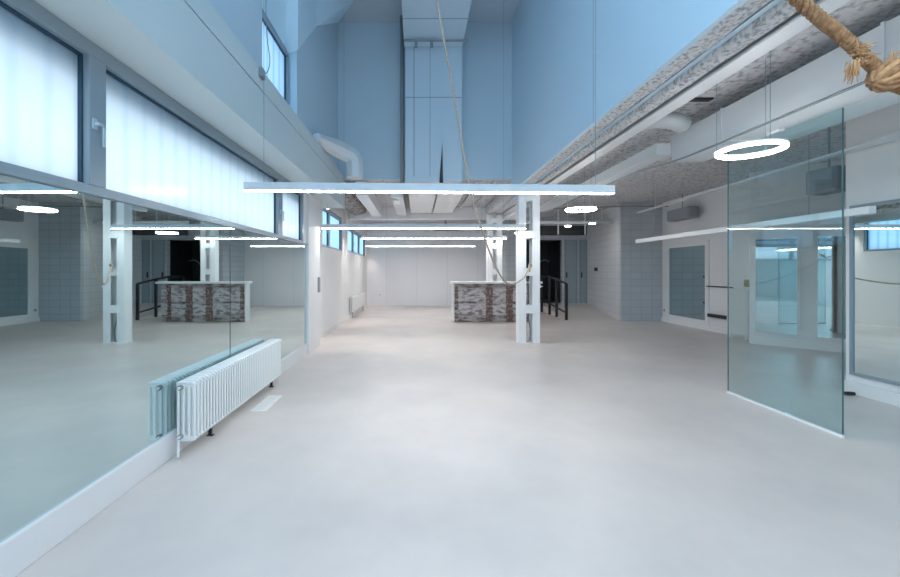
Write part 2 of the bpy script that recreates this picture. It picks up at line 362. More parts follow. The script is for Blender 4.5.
window(1, LX+.05, -4.9, 6.98, Z0, Z1, [(-3.6, -3.45), (-1.0, -.85), (2.42, 2.55), (5.72, 5.90)], 'frost', .055, [(2.45, R(.90)), (5.80, R(.86))])
window(2, -1.89, 4.5, 5.895, R(2.09), R(3.2), [], 'frost2', .03)
window(3, -2.17, 9.1, 11.5, R(.56), R(1.52), [(9.85, 9.93)], 'frost2', .05, [(9.66, R(.95))])
window(4, -2.17, 12.4, 16.6, R(.60), R(1.40), [(13.6, 13.68), (15.0, 15.08)], 'frost2', .05, [(13.64, R(.95))])
# trim_9: pier between window end and pilaster
struct('trim_9', B((-2.3, LX+.05, 6.98, 7.2, Z0, Z1)), 'white')

# ------------------------------------------------------------------ mirrors on the left
gm = 'tall wall mirrors on the left'
for i, (a, b, lb) in enumerate(((-4.74, -1.744, 'mirror panel behind the viewer on the left wall'),
        (-1.74, 1.254, 'mirror panel nearest the viewer at the left picture edge'),
        (1.264, 4.252, 'frameless left mirror under the long window, left of the dark vertical joint'),
        (4.268, 7.2, 'frameless left mirror right of the dark joint, ending at the pilaster'))):
    if i == 0: continue
    o = tag(obj('wall_mirror', B((LX, LX+.05, a, b, .2, Z0-.004)), 'mirror', None, (LX, (a+b)/2, .2)), lb, 'mirror', gm)
o = struct('trim_10', B((LX-.001, LX+.0505, 1.254, 1.264, .2, Z0-.004), (LX-.001, LX+.0505, 4.252, 4.268, .2, Z0-.004)), 'dark')
struct('trim_11', B((LX, -1.961, -5, 7.2, Z0-.004, Z0+.012)), 'frame')

# ------------------------------------------------------------------ columns
def column(name, x, y, label, zt, boxside=True):
    c = thing(name, label, 'column', (x, y, 0), 'white lattice steel columns')
    d = .24
    for s in (-1, 1):
        xo = x + s*.222; xi = x + s*.064
        a, b = min(xo, xi), max(xo, xi)
        obj('channel', B((a, b, y-d/2, y-d/2+.015, 0, zt), (a, b, y+d/2-.015, y+d/2, 0, zt), ((xo-.0 if s < 0 else xo-.015), (xo+.015 if s < 0 else xo), y-d/2+.015, y+d/2-.015, 0, zt)), 'steel', c, bevel=.003)
    for z0, z1 in ((.62, .79), (1.40, 1.56), (2.18, 2.34), (2.96, 3.1)):
        obj('batten_plate', B((x-.10, x+.10, y-d/2-.012, y-d/2-.001, z0, z1)), 'steel', c, bevel=.002)
        obj('batten_plate', B((x-.10, x+.10, y+d/2+.001, y+d/2+.012, z0, z1)), 'steel', c, bevel=.002)
    obj('base_plate', B((x-.23, x+.23, y-.13, y+.13, 0, .012)), 'steel', c)
    return c
CX, CY = 2.34, 8.45
c1 = column('steel_column', CX, CY, 'white lattice steel column standing in front of the brick counter', R(1.72))
c2 = column('steel_column', 2.36, 12.24, 'white lattice steel column rising behind the brick counter', R(1.72))
# box and cables on the front column
jb = thing('switch_box', 'small white switch box on the side of the front lattice column', 'switch box', (CX+.25, CY, 1.22))
obj('housing', B((CX+.224, CX+.255, CY-.09, CY-.01, 1.15, 1.21)), 'steel', jb, bevel=.004)
obj('knob', B((CX+.255, CX+.30, CY-.065, CY-.04, 1.17, 1.185)), 'steel', jb)
tag(obj('power_cable', T(spline([(CX+.0, CY+.02, 1.42), (CX+.01, CY+.0, 1.1), (CX-.02, CY-.02, .8), (CX+.02, CY, .5), (CX+.045, CY-.03, .25), (CX+.02, CY-.06, .06), (CX-.02, CY-.1, .03), (CX-.05, CY-.1, .025)]), .012, 8), 'cable', None, (CX, CY, .03), smooth=True), 'grey cable hanging down inside the front lattice column', 'cable')

# ------------------------------------------------------------------ counter of old masonry
ct = thing('brick_counter', 'masonry counter of grey blocks and red brick with white slab top', 'counter', (2.4, 12.1, 0))
cx0, cx1, cy0, cy1, ch = 1.10, 3.55, 11.75, 12.05, 1.13
obj('core', B((cx0+.03, cx1-.03, cy0+.03, cy1, 0, ch)), 'plaster', ct)
def rough_block(x0, x1, y0, y1, z0, z1, rnd, amp=.012):
    bm = bmesh.new(); box(bm, x0, x1, y0, y1, z0, z1)
    bmesh.ops.subdivide_edges(bm, edges=bm.edges, cuts=4, use_grid_fill=True)
    for v in bm.verts: v.co += Vector([rnd.uniform(-amp, amp) for _ in range(3)])
    return bm
rnd = random.Random(3)
zs = [(.03, .20), (.20, .55), (.55, .60), (.60, 1.0), (1.0, 1.10)]
xs = [(cx0, cx0+.10, 'brick'), (cx0+.10, 2.03, 'block'), (2.03, 2.21, 'brick'), (2.21, 2.62, 'block'), (2.62, 2.81, 'brick'), (2.81, 3.25, 'block'), (3.25, 3.35, 'brick'), (3.35, cx1, 'block')]
for xa, xb, m in xs:
    if m == 'brick':
        z = .02
        while z < 1.05:
            h = rnd.uniform(.065, .085)
            if rnd.random() > .04:
                mm = 'brick' if not (xa == cx0 and rnd.random() < .5) else 'plaster'
                obj('brick', rough_block(xa+.005+rnd.uniform(0, .02), xb-.005+rnd.uniform(-.01, .03), cy0-rnd.uniform(0, .012), cy0+.06, z, z+h, rnd, .004), mm, ct)
            z += h + .012
    else:
        for k, (za, zb) in enumerate(zs):
            if k == 2: continue
            mm = 'block' if k in (1, 3) else 'plaster'
            obj('stone_block', rough_block(xa+.012, xb-.012, cy0+rnd.uniform(.0, .015), cy0+.07, za+.01, zb-.012, rnd, .007), mm, ct)
for k, (za, zb) in enumerate(zs):
    obj('end_block', rough_block(cx1-.06, cx1+.0, cy0+.07, cy1-.02, za+.01, zb-.01, rnd, .006), 'plaster' if k % 2 else 'brick', ct)
obj('plastered_end', B((cx0-.055, cx0-.012, cy0+.0, cy1, 0, ch)), 'white', ct, bevel=.004)
obj('slab_top', B((cx0-.10, cx1+.12, cy0-.07, cy1+.06, ch, ch+.06)), 'slab', ct, bevel=.006)

# ------------------------------------------------------------------ light bars
bars = [(-1.735, 2.05, 4.10, .800, 2.2, 'nearest and largest linear pendant light, hanging across the front', ZV),
        (-1.92, 2.20, 8.08, .85, .8, 'second linear pendant light, ending before the front lattice column', ZV),
        (-1.66, 2.70, 12.05, .97, 0, 'third linear pendant light, passing before the rear lattice column', ZC),
        (-1.87, 2.13, 14.7, .90, 0, 'farthest linear pendant light, closest to the back wall', ZC)]
bars += [(-1.55, 2.03, .1, .86, 0, 'added linear pendant light, out of view over the viewer', ZV),  # two unseen lamps added to continue the row and light the near floor
         (-1.55, 2.03, -3.2, .86, 0, 'added linear pendant light, out of view behind the viewer', ZV)]
for i, (x0, x1, y, z, rot, lb, top) in enumerate(bars):
    xm, L, z = (x0+x1)/2, (x1-x0)/2, R(z)
    r = thing('linear_light', lb, 'pendant light', (xm, y, z), 'linear pendant lights over the hall')
    def P_(name, bm, m): return obj(name, bm, m, r)
    P_('housing', B((xm-L, xm+L, y-.035, y+.035, z+.010, z+.090)), 'duct')
    P_('diffuser', B((xm-L+.004, xm+L-.004, y-.028, y+.028, z+.003, z+.0095)), 'lamp')
    for s_ in (-1, 1):
        x = xm + s_*(L-.19)
        if i == 1: x = xm + s_*(L-.45)
        if i == 2: x = xm + s_*(L-.75)
        zz = R(4.74) if (i < 2 and -.27 < x < .96) else top
        P_('suspension_wire', T([(x, y, z+.09), (x, y, zz)], .0028, 6), 'frame')
    r.rotation_euler.z = math.radians(rot)
tag(obj('junction_box', B((-1.61, -1.575, 4.06, 4.16, R(1.98), R(2.08))), 'cable', None, (-1.6, 4.1, R(1.98)), .005), 'small grey junction box on the ledge below the high window', 'junction box')
tag(obj('lamp_cable', T(spline([(-1.57, 4.15, R(2.05)), (-1.56, 4.19, R(2.10)), (-1.56, 4.24, R(2.25)), (-1.60, 4.25, R(2.6)), (-1.61, 4.25, R(3.4)), (-1.61, 4.25, 5.6)]), .005, 6), 'cable', None, (-1.5, 4, R(2)), smooth=True), 'thin grey cable looping from the ledge junction box up past the high window', 'cable')

# ------------------------------------------------------------------ ring lights
def ring(x, y, z, label, rad=.252):
    root = thing('ring_light', label, 'pendant light', (x, y, z), 'ring pendant lights on the right')
    def lathe(prof, n=56):
        bm = bmesh.new(); rows = [[bm.verts.new((x+r*math.cos(2*math.pi*i/n), y+r*math.sin(2*math.pi*i/n), zz)) for r, zz in prof] for i in range(n)]
        k = len(prof)
        for i in range(n):
            for j in range(k): bm.faces.new((rows[i][j], rows[i][(j+1) % k], rows[(i+1) % n][(j+1) % k], rows[(i+1) % n][j]))
        return bm
    obj('housing', lathe([(rad-.016, z+.018), (rad+.016, z+.018), (rad+.016, z+.034), (rad-.016, z+.034)]), 'steel', root)
    obj('diffuser', lathe([(rad-.017, z+.017), (rad-.017, z-.003), (rad-.010, z-.009), (rad+.010, z-.009), (rad+.017, z-.003), (rad+.017, z+.017)]), 'ring', root, smooth=False)
    for k in range(3):
        t = 2*math.pi*k/3+.4
        px, py = x+rad*math.cos(t), y+rad*math.sin(t)
        obj('suspension_wire', T([(px, py, z+.034), (px, py, ZC)], .0025, 6), 'frame', root)
    return root
rg = ring(3.14, 3.77, R(1.13), 'large looking ring pendant light hanging nearest, before the glass screen')
for p, lb in (((3.03, 7.4, R(1.13)), 'middle ring pendant light, right of the front lattice column'),):
    r2 = copy_tree(rg); r2.location = p; r2['label'] = lb
ring(3.02, 11.2, R(1.06), 'farthest ring pendant light, half hidden behind the front lattice column')
for (x, y, z, lb) in ((4.60, 12.2, R(1.36), 'tiny left disc lamp before the dark air grille'), (5.35, 12.2, R(1.44), 'disc lamp right of the air grille below the cross pipe')):
    d = thing('disc_lamp', lb, 'ceiling lamp', (x, y, z), 'small disc lamps over the ramp')
    obj('lamp_body', T([(x, y, z+.012), (x, y, z+.06)], .10, 20), 'steel', d)
    obj('diffuser', T([(x, y, z), (x, y, z+.011)], .09, 20), 'ring', d)
    obj('stem', T([(x, y, z+.06), (x, y, ZC)], .008, 8), 'steel', d)

# wall washers: small can spotlights above the far left wall
for i, (x, y, lb) in enumerate(((-1.86, 8.35, 'white can spotlight just beyond the pilaster'), (-2.06, 11.7, 'white can spotlight between the two far windows'), (-2.06, 16.8, 'white can spotlight near the far left corner'))):
    z = R(1.30)
    t = thing('can_spotlight', lb, 'spotlight', (x, y, z), 'spotlights washing the far left wall')
    obj('lamp_can', T([(x, y, z), (x, y, z+.11)], .035, 14), 'steel', t)
    obj('lens', T([(x, y, z-.006), (x, y, z-.001)], .028, 14), 'spotglow', t)
    obj('stem', T([(x, y, z+.11), (x, y, R(1.40) if i == 0 else ZC)], .008, 6), 'steel', t)
    ld = bpy.data.lights.new('spot', 'SPOT'); ld.energy = SPOT; ld.color = (1, .86, .76); ld.spot_size = math.radians(48); ld.spot_blend = .7; ld.shadow_soft_size = .03
    lo = bpy.data.objects.new('spot_beam', ld); COL.objects.link(lo); lo.parent = t; lo.location = (.0, 0, -.02); lo.rotation_euler = (0, math.radians(-7), 0)

# ------------------------------------------------------------------ column radiator
RX0, RX1, RY0, RY1, RZ0, RZ1 = -1.957, -1.795, 3.23, 5.32, .115, .605
rad_ = thing('column_radiator', 'long white column radiator standing before the left mirror', 'radiator', ((RX0+RX1)/2, (RY0+RY1)/2, 0))
ns = 41; pitch = (RY1-RY0)/ns
def section(y):
    bm = bmesh.new(); xs_ = [RX0+.016+k*(RX1-RX0-.032)/3 for k in range(4)]
    for x in xs_: tube(bm, [(x, y, RZ0+.03), (x, y, RZ1-.03)], .0115, 8)
    for z, s in ((RZ0, 1), (RZ1, -1)):
        pts = []
        # header bar with rounded ends
        tube(bm, [(RX0+.004, y, z+s*.034), (RX0+.012, y, z+s*.020), (RX0+.03, y, z+s*.014), (RX1-.03, y, z+s*.014), (RX1-.012, y, z+s*.020), (RX1-.004, y, z+s*.034)], [.009, .013, .0150, .0150, .013, .009], 8)
        box(bm, RX0+.016, RX1-.016, y-.008, y+.008, min(z+s*.012, z+s*.05), max(z+s*.012, z+s*.05))
    return bm
s0 = obj('section', section(RY0+pitch/2), 'radiator', rad_, smooth=False)
for k in range(1, ns):
    c = s0.copy(); COL.objects.link(c); c.parent = rad_; c.location = (0, k*pitch, 0)
obj('header_pipe', T([(RX0+.05, RY0+.01, RZ1-.04), (RX0+.05, RY1-.01, RZ1-.04)], .018, 10), 'radiator', rad_)
obj('header_pipe', T([(RX0+.05, RY0+.01, RZ0+.04), (RX0+.05, RY1-.01, RZ0+.04)], .018, 10), 'radiator', rad_)
for z, m in ((RZ1-.045, 'chrome'), (RZ0+.05, 'chrome')):
    vl = obj('valve_cap', T([(RX0+.05, RY0-.022, z), (RX0+.05, RY0+.004, z)], .021, 14), m, rad_, label='chrome valve cap')
    obj('valve_stem', T([(RX0+.05, RY0-.034, z), (RX0+.05, RY0-.022, z)], .010, 10), 'steel', vl)
for y in (RY0+.42, RY1-.14):
    obj('foot', B((-1.90, -1.87, y-.012, y+.012, .008, RZ0+.01), (-1.915, -1.855, y-.02, y+.02, 0, .008)), 'dark', rad_, bevel=.002, label='dark metal foot')
obj('supply_pipe', T(spline([(RX0+.05, RY0-.03, RZ0+.03), (RX0+.05, RY0-.03, .06), (RX0+.045, RY0-.03, 0)], 4), .010, 10), 'steel', rad_, smooth=True)

# sheets on the floor
for i, (x, y, lb) in enumerate(((-1.70, 4.41, 'nearer white printed sheet lying on floor beside the column radiator'), (-1.70, 4.69, 'farther white printed sheet lying on floor beside the column radiator'))):
    p = thing('paper_sheet', lb, 'paper', (x, y, 0), 'sheets on the floor')
    obj('sheet', B((x-.085, x+.085, y-.13, y+.13, .0, .002)), 'paper', p)
    obj('print', B(*[(x-.06+.01*(k % 2), x+.03+.012*(k % 3), y-.09+.045*k, y-.080+.045*k, .0021, .0026) for k in range(5)]), 'ink', p)

# far panel radiator
pr_ = thing('panel_radiator', 'small white panel radiator on the far left wall under the windows', 'radiator', (-2.05, 14, .15))
obj('panel', B((-2.06, -2.0, 12.6, 15.4, .20, .66)), 'white', pr_, bevel=.01)
obj('top_grille', B((-2.10, -2.0, 12.6, 15.4, .662, .675)), 'steel', pr_)
obj('rear_panel', B((-2.13, -2.09, 12.65, 15.35, .20, .65)), 'white', pr_)
obj('pipe', T([(-2.05, 12.75, 0), (-2.05, 12.75, .2)], .015, 8), 'cable', pr_)
obj('pipe', T([(-2.05, 15.2, 0), (-2.05, 15.2, .2)], .015, 8), 'cable', pr_)

# ------------------------------------------------------------------ glass screen
gs = thing('glass_screen', 'large frameless greenish glass screen standing on the right', 'glass screen', (3.83, 4.25, 0))
obj('glass_pane', B((3.824, 3.836, 3.60, 4.92, .03, R(1.47))), 'glass', gs)
obj('floor_rail', B((3.815, 3.845, 3.59, 4.93, 0, .022)), 'steel', gs, bevel=.003)
obj('edge_strip', B((3.8235, 3.8365, 3.595, 3.599, .03, R(1.47))), 'glassedge', gs)
obj('edge_strip', B((3.8235, 3.8365, 4.921, 4.925, .03, R(1.47))), 'glassedge', gs)
obj('top_clip', B((3.80, 3.86, 4.2, 4.35, R(1.471), R(1.498))), 'steel', gs)

# right wall mirror near
def framed_mirror(name, label, pts, z0, z1, fw, m, matf='white', th=.03):
    """pts: two floor points left to right as seen, room side"""
    (xa, ya), (xb, yb) = pts; d = Vector((xb-xa, yb-ya, 0)); L = d.length; d.normalize(); n = Vector((-d.y, d.x, 0))   # points away from the room
    if n.x < 0: n = -n
    root = thing(name, label, 'mirror', (xa, ya, z0))
    def slab(s0, s1, za, zb, t0, t1):
        bm = bmesh.new(); box(bm, s0, s1, t0, t1, za, zb)
        for v in bm.verts:
            p = Vector((xa, ya, 0)) + d*v.co.x - n*v.co.y; v.co = Vector((p.x, p.y, v.co.z))
        return bm
    fr_ = bmesh.new()
    for args in ((0, L, z0, z0+fw, 0, th), (0, L, z1-fw, z1, 0, th), (0, fw, z0+fw, z1-fw, 0, th), (L-fw, L, z0+fw, z1-fw, 0, th)):
        b_ = slab(*args); me = bpy.data.meshes.new('t'); b_.to_mesh(me); b_.free(); fr_.from_mesh(me)
    obj('mirror_frame', fr_, matf, root)
    obj('mirror_glass', slab(fw, L-fw, z0+fw, z1-fw, 0, th*.5), m, root)
    return root
framed_mirror('wall_mirror', 'grey framed mirror on the right wall at the picture edge', [(5.358, 4.93), (5.358, 1.2)], .23, R(.80), .035, 'mirror', 'frame')
framed_mirror('wall_mirror', 'white framed mirror beside the tiled corner under the grey loudspeaker', [(7.348, 11.75), (7.348, 10.05)], .12, R(.78), .12, 'mirror2')
framed_mirror('wall_mirror', 'left mirror of the angled wall seen through the glass screen', [(6.96, 8.298), (7.47, 7.788)], .20, R(.70), .05, 'mirror2')
framed_mirror('wall_mirror', 'right mirror of the angled wall seen through the glass screen', [(7.60, 7.658), (8.35, 6.908)], .20, R(.70), .05, 'mirror2')
# barre rails in front of the far mirror
br = thing('wall_rail', 'thin dark rail on the white wall right of the far framed mirror', 'rail', (7.25, 9.8, 1.0))
obj('bar', T([(7.28, 9.25, 1.12), (7.28, 10.05, 1.12)], .016, 8), 'dark', br)
for yy in (9.3, 10.0): obj('bracket', B((7.28, 7.348, yy-.01, yy+.01, 1.105, 1.12)), 'dark', br)
tag(obj('skirting_bar', B((7.27, 7.34, 9.4, 10.02, .36, .44)), 'dark', None, (7.25, 9.8, .3)), 'thick black bar low on the white wall right of the far framed mirror', 'bar')
# second radiator (upright) by the corner
r3 = thing('upright_radiator', 'upright white column radiator seen through left edge of glass screen', 'radiator', (7.2, 8.9, 0))
def sec3(y):
    bm = bmesh.new()
    for x in (7.12, 7.17, 7.22): tube(bm, [(x, y, .14), (x, y, 1.05)], .014, 8)
    box(bm, 7.11, 7.23, y-.014, y+.014, .10, .15); box(bm, 7.11, 7.23, y-.014, y+.014, 1.04, 1.09); return bm
s3 = obj('section', sec3(8.62), 'radiator', r3)
for k in range(1, 11): c = s3.copy(); COL.objects.link(c); c.parent = r3; c.location = (0, .055*k, 0)
obj('header_pipe', T([(7.17, 8.60, 1.06), (7.17, 9.19, 1.06)], .018, 8), 'radiator', r3)
obj('foot', B((7.12, 7.22, 8.66, 8.69, 0, .10)), 'steel', r3); obj('foot', B((7.12, 7.22, 9.10, 9.13, 0, .10)), 'steel', r3)
tag(obj('control_box', B((7.02, 7.20, 8.42, 8.60, 1.16, 1.32)), 'brass', None, (7.1, 8.5, 1.16), .01), 'dull brass coloured box above the upright radiator', 'box')
tag(obj('door_stop', T([(5.17, 4.84, .022), (5.22, 4.83, .024), (5.27, 4.82, .022)], .022, 10), 'dark', None, (5.25, 4.6, 0)), 'small black door stop on the floor at the foot of the right wall', 'door stop')

# ------------------------------------------------------------------ hand rail
hr = thing('hand_rail', 'black metal hand rail with four posts beside the ramp', 'hand rail', (4.55, 13.4, 0))
posts = [(12.24, .0, 1.10), (13.1, .09, 1.22), (13.8, .16, 1.30), (14.65, .20, 1.29)]
for y, z0, z1 in posts: obj('post', B((4.535, 4.605, y-.035, y+.035, 0, z1)), 'dark', hr)
obj('top_bar', T([(4.57, y, z1+.01) for y, _, z1 in posts], .035, 8), 'dark', hr)
obj('lower_bar', T([(4.57, y, z0+.22) for y, z0, _ in posts], .03, 8), 'dark', hr)

# doors of the end wall
def door(n, x0, x1, m):
    root = bpy.data.objects.new('door_%d' % n, None); COL.objects.link(root); root.location = (x0, 15.2, .28); root['kind'] = 'structure'
    obj('door_frame', B((x0, x0+.04, 15.17, 15.24, .28, R(1.18)), (x1-.04, x1, 15.17, 15.24, .28, R(1.18)), (x0+.04, x1-.04, 15.17, 15.24, R(1.14), R(1.18))), 'frame', root)
    obj('door_leaf', B((x0+.04, x1-.04, 15.20, 15.24, .285, R(1.14))), m, root)
    obj('handle', B((x0+.06, x0+.09, 15.14, 15.20, 1.25, 1.45)), 'dark', root)
M['doorpaint'] = mat('grey_door_paint', (.30, .36, .40), .4)
door(1, 5.60, 6.08, 'doorpaint'); door(2, 6.17, 6.46, 'doorpaint')
tag(obj('arched_shelf', T(spline([(4.75, 16.6, 1.2), (5.0, 16.6, 1.75), (5.25, 16.6, 1.95), (5.5, 16.6, 1.9)]), .02, 8), 'cable', None, (5, 16.6, 1.2)), 'faint curved tube hanging inside the dark doorway', 'tube')
ag = thing('air_grille', 'dark rectangular air grille above the dark doorway', 'vent', (4.8, 13.5, R(1.24)))
obj('casing', B((3.85, 5.70, 13.4, 13.7, R(1.22), R(1.52))), 'dark', ag, bevel=.01)
for k in range(4): obj('slat', B((3.9, 5.65, 13.385, 13.40, R(1.25)+.065*k, R(1.28)+.065*k)), 'dark', ag)
obj('hanger', B((4.7, 4.74, 13.36, 13.385, R(1.22), ZC)), 'steel', ag)
obj('hanger', B((5.6, 5.64, 13.36, 13.385, R(1.22), ZC)), 'steel', ag)

# ------------------------------------------------------------------ ducts and pipes, right ceiling
d = thing('air_duct', 'wide white rectangular duct ending above the nearest ring light', 'duct', (3.7, 2, R(1.5)))
obj('duct_body', B((3.5, 3.95, -3, 5.5, R(1.5), R(1.86))), 'duct', d, bevel=.006)
obj('narrow_duct', B((3.30, 3.498, 5.51, 10.8, R(1.60), R(1.76))), 'duct', d, bevel=.004)
obj('side_flange', B((3.95, 4.3, -3, 5.3, R(1.5), R(1.56))), 'duct', d)
for yy in (1.4, 3.0, 4.6): obj('duct_joint', B((3.49, 3.96, yy-.012, yy+.012, R(1.49), R(1.87))), 'duct', d)
fx = []
for i in range(60):
    t = i/59; fx.append(Vector((2.86+.52*t, 5.1-.12*math.sin(t*3), R(1.90)-.04*t)))
tag(obj('flexible_hose', T(fx, [.088+.016*(i % 2) for i in range(60)], 16), 'duct', None, (3.2, 5, R(1.8)), smooth=True), 'ribbed pale flexible hose joining the wide white duct', 'hose')
tag(obj('ceiling_slot', B((2.95, 3.5, 4.72, 4.80, R(2.03), R(2.049))), 'dark', None, (3.2, 4.76, R(2.03))), 'thin black slot in the rough ceiling next to the flexible hose', 'slot')
tag(obj('black_cable', T(spline([(3.46, 9.5, R(1.57)), (3.46, 7.6, R(1.57)), (3.46, 6.3, R(1.55)), (3.46, 5.2, R(1.47)), (3.46, 3.9, R(1.46)), (3.46, 1.0, R(1.46))]), .012, 6), 'cable', None, (3.5, 5, R(1.5)), smooth=True), 'dark cable running along the lower edge of the white duct', 'cable')
tag(obj('round_pipe', T([(2.66, 8.7, R(1.60)), (2.66, 14.8, R(1.60))], .05, 12), 'duct', None, (3.0, 10, R(1.7)), smooth=True), 'round white pipe running back beside the front lattice column head', 'pipe', )
cp = thing('cross_pipe', 'white cross pipe in front of the dark air grille', 'pipe', (4.6, 12.55, R(1.5)))
obj('pipe_length', T([(3.2, 12.55, R(1.53)), (6.15, 12.55, R(1.53))], .05, 12), 'duct', cp, smooth=True)
for xx in (3.8, 5.8): obj('hanger', T([(xx, 12.55, R(1.58)), (xx, 12.55, ZC)], .008, 6), 'steel', cp)
tag(obj('conduit', T([(3.3, 12.3, R(1.90)), (6.05, 11.75, R(1.90)), (7.34, 11.7, R(1.90))], .02, 8), 'cable', None, (5, 12, R(1.8))), 'thin dark conduit crossing the rough ceiling towards the tiled corner', 'conduit')
tag(obj('cable_tray', B((-.06, .06, -3.9, 3.9, -.03, 0.0)), 'duct'), 'grey cable tray under the rough ceiling along the right wall', 'cable tray')
tr = COL.objects[-1]; tr.location = (5.28, 7.2, R(1.50)); 
pA, pB = Vector((4.93, 3.0, R(1.42))), Vector((6.12, 11.2, R(1.62))); dv = pB-pA
tr.location = (pA+pB)/2; tr.rotation_euler = (0, 0, -math.atan2(dv.x, dv.y)); tr.rotation_euler.x = math.atan2(dv.z, Vector((dv.x, dv.y)).length)
for t in (.15, .5, .85):
    p = pA + dv*t
    h = obj('hanger', T([p, (p.x, p.y, ZC)], .006, 6), 'steel', None)
    h.parent = tr; h.matrix_parent_inverse = (Matrix.Translation(tr.location) @ tr.rotation_euler.to_matrix().to_4x4()).inverted()
wb = thing('wall_wash_bar', 'unlit long white linear fixture hanging before the right wall', 'pendant light', (4.9, 6.6, R(.64)))
obj('housing', B((4.86, 4.94, 4.3, 8.9, R(.62), R(.70))), 'steel', wb, bevel=.004)
for yy in (5.0, 8.3): obj('suspension_wire', T([(4.9, yy, R(.70)), (4.9, yy, ZC)], .003, 6), 'frame', wb)

def speaker(x, y, z, w, h, label):
    s = thing('ceiling_speaker', label, 'speaker', (x, y, z))
    obj('cabinet', B((x-.14, x+.14, y-w/2, y+w/2, z-h, z)), 'speaker', s, bevel=.03)
    obj('grille', B((x-.15, x-.141, y-w/2+.03, y+w/2-.03, z-h+.03, z-.03)), 'speaker', s)
    obj('bracket', B((x-.008, x+.008, y-.01, y+.01, z, ZC)), 'frame', s)
speaker(7.1, 10.7, R(1.67), .9, .30, 'grey loudspeaker hung above the far white framed mirror')
speaker(5.72, 5.55, R(1.42), .42, .34, 'dark loudspeaker hung near the upper right of the glass screen')

# ------------------------------------------------------------------ left and back ceiling services
el = thing('elbow_duct', 'pale bent duct leaving the ledge below the tall blue wall', 'duct', (-1.4, 7.6, R(2.1)))
obj('duct_body', T(spline([(-1.63, 6.5, R(2.175)), (-1.60, 7.1, R(2.26)), (-1.42, 7.55, R(2.265)), (-1.25, 7.70, R(2.19)), (-1.20, 7.72, R(2.02)), (-1.20, 7.72, R(1.80))], 6), [.07+.095*min(1, i/9) for i in range(31)], 8), 'duct', el)
tag(obj('drain_pipe', T([(-.32, 8.72, R(1.86)), (-.32, 8.72, ZV-.01)], .045, 10), 'cable', None, (-.32, 8.7, R(1.86)), smooth=True), 'dark vertical pipe beside the pale boxed riser', 'pipe')
tk = thing('track_rail', 'thin dark track rail with two small clamps below the bulkhead', 'rail', (.35, 8.1, R(4.65)))
obj('rail_bar', T([(-.27, 8.14, R(4.69)), (1.02, 8.14, R(4.69))], .022, 8), 'cable', tk)
for x in (-.02, .30): obj('clamp', B((x-.03, x+.03, 8.10, 8.18, R(4.56), R(4.67))), 'cable', tk)
tag(obj('back_beam', B((-1.40, -1.12, 9.1, 12.6, R(1.72), R(2.04))), 'steel', None, (-1.3, 10.8, R(1.72)), .005), 'white beam running back from the pale bent duct', 'beam')
tag(obj('cross_beam', B((-2.14, 3.3, 12.72, 13.0, R(1.66), R(2.04))), 'steel', None, (0, 12.8, R(1.66)), .005), 'white cross beam spanning the low ceiling before the back wall', 'beam')
tag(obj('insulated_pipe', rough_bar(-1.98, -1.48, 9.1, 11.9, R(1.68), R(2.0), .035, 26), 'rubble', None, (-1.8, 10.8, R(1.7)), smooth=True), 'lumpy grey insulated pipe over the far left windows', 'pipe')
fc = thing('fan_coil', 'silver ceiling fan unit between white beam and ceiling tiles', 'fan unit', (-.5, 10.6, R(1.74)))
obj('casing', B((-.62, -.32, 9.3, 12.4, R(1.72), R(1.96))), 'silver', fc, bevel=.01)
obj('cover', B((-.55, -.42, 9.6, 10.2, R(1.70), R(1.718))), 'steel', fc)
obj('hanger', B((-.50, -.44, 10.5, 10.56, R(1.96), ZC)), 'steel', fc)
tag(obj('ceiling_panel', B((-.20, .455, 9.1, 12.6, R(1.82), R(1.86)), (-.02, .0, 10.5, 10.52, R(1.86), ZC)), 'steel', None, (.13, 10.8, R(1.82))), 'left white suspended ceiling panel over the hall', 'ceiling panel', 'suspended ceiling panels')
tag(obj('ceiling_panel', B((.495, 1.10, 9.1, 12.6, R(1.82), R(1.86)), (.80, .82, 10.5, 10.52, R(1.86), ZC)), 'steel', None, (.8, 10.8, R(1.82))), 'right white suspended ceiling panel over the hall', 'ceiling panel', 'suspended ceiling panels')
tag(obj('ceiling_vent', B((.7, 1.7, 15.2, 16.0, R(1.60), R(1.72)), (1.1, 1.15, 15.6, 15.65, R(1.72), ZC)), 'speaker', None, (1.2, 15.6, R(1.6))), 'dark ceiling vent close to the back wall', 'vent')
for k, x in enumerate((1.35, 1.75)):
    tag(obj('ceiling_rib', B((x, x+.05, 9.1, 12.6, R(1.96), R(2.04))), 'ceil', None, (x, 10, R(1.96))), ('left' if k == 0 else 'right') + ' grey rib of the low ceiling right of the white panels', 'rib', 'ceiling ribs')

# sockets
def socket(x, y, z, ax, lb, m='cable'):
    s = thing('wall_socket', lb, 'socket', (x, y, z))
    if ax == 'y': obj('plate', B((x-.06, x+.06, y-.012, y-.001, z-.04, z+.04)), 'steel', s); obj('insert', B((x-.025, x+.025, y-.018, y-.0121, z-.025, z+.025)), m, s)
    else: obj('plate', B((x-.012, x-.001, y-.06, y+.06, z-.05, z+.05)), 'steel', s); obj('insert', B((x-.018, x-.0121, y-.035, y+.035, z-.035, z+.035)), m, s)
socket(-1.58, 17.1, .49, 'y', 'dark socket low on the back wall near its left end')
socket(7.348, 11.86, .34, 'x', 'dark socket low on the frame of the far white framed mirror')
sw = tag(obj('wall_switch', B((-1.95, -1.93, 7.85, 8.0, 1.08, 1.38)), 'cable', None, (-1.94, 7.9, 1.1), .004), 'dark grey switch panel on the white pilaster after the mirror', 'switch')
tag(obj('door_sensor', B((6.13, 6.19, 13.7, 13.85, 1.50, 1.62)), 'dark', None, (6.2, 13.8, 1.5)), 'small dark switch on the pale tiled wall beside the ramp', 'switch')

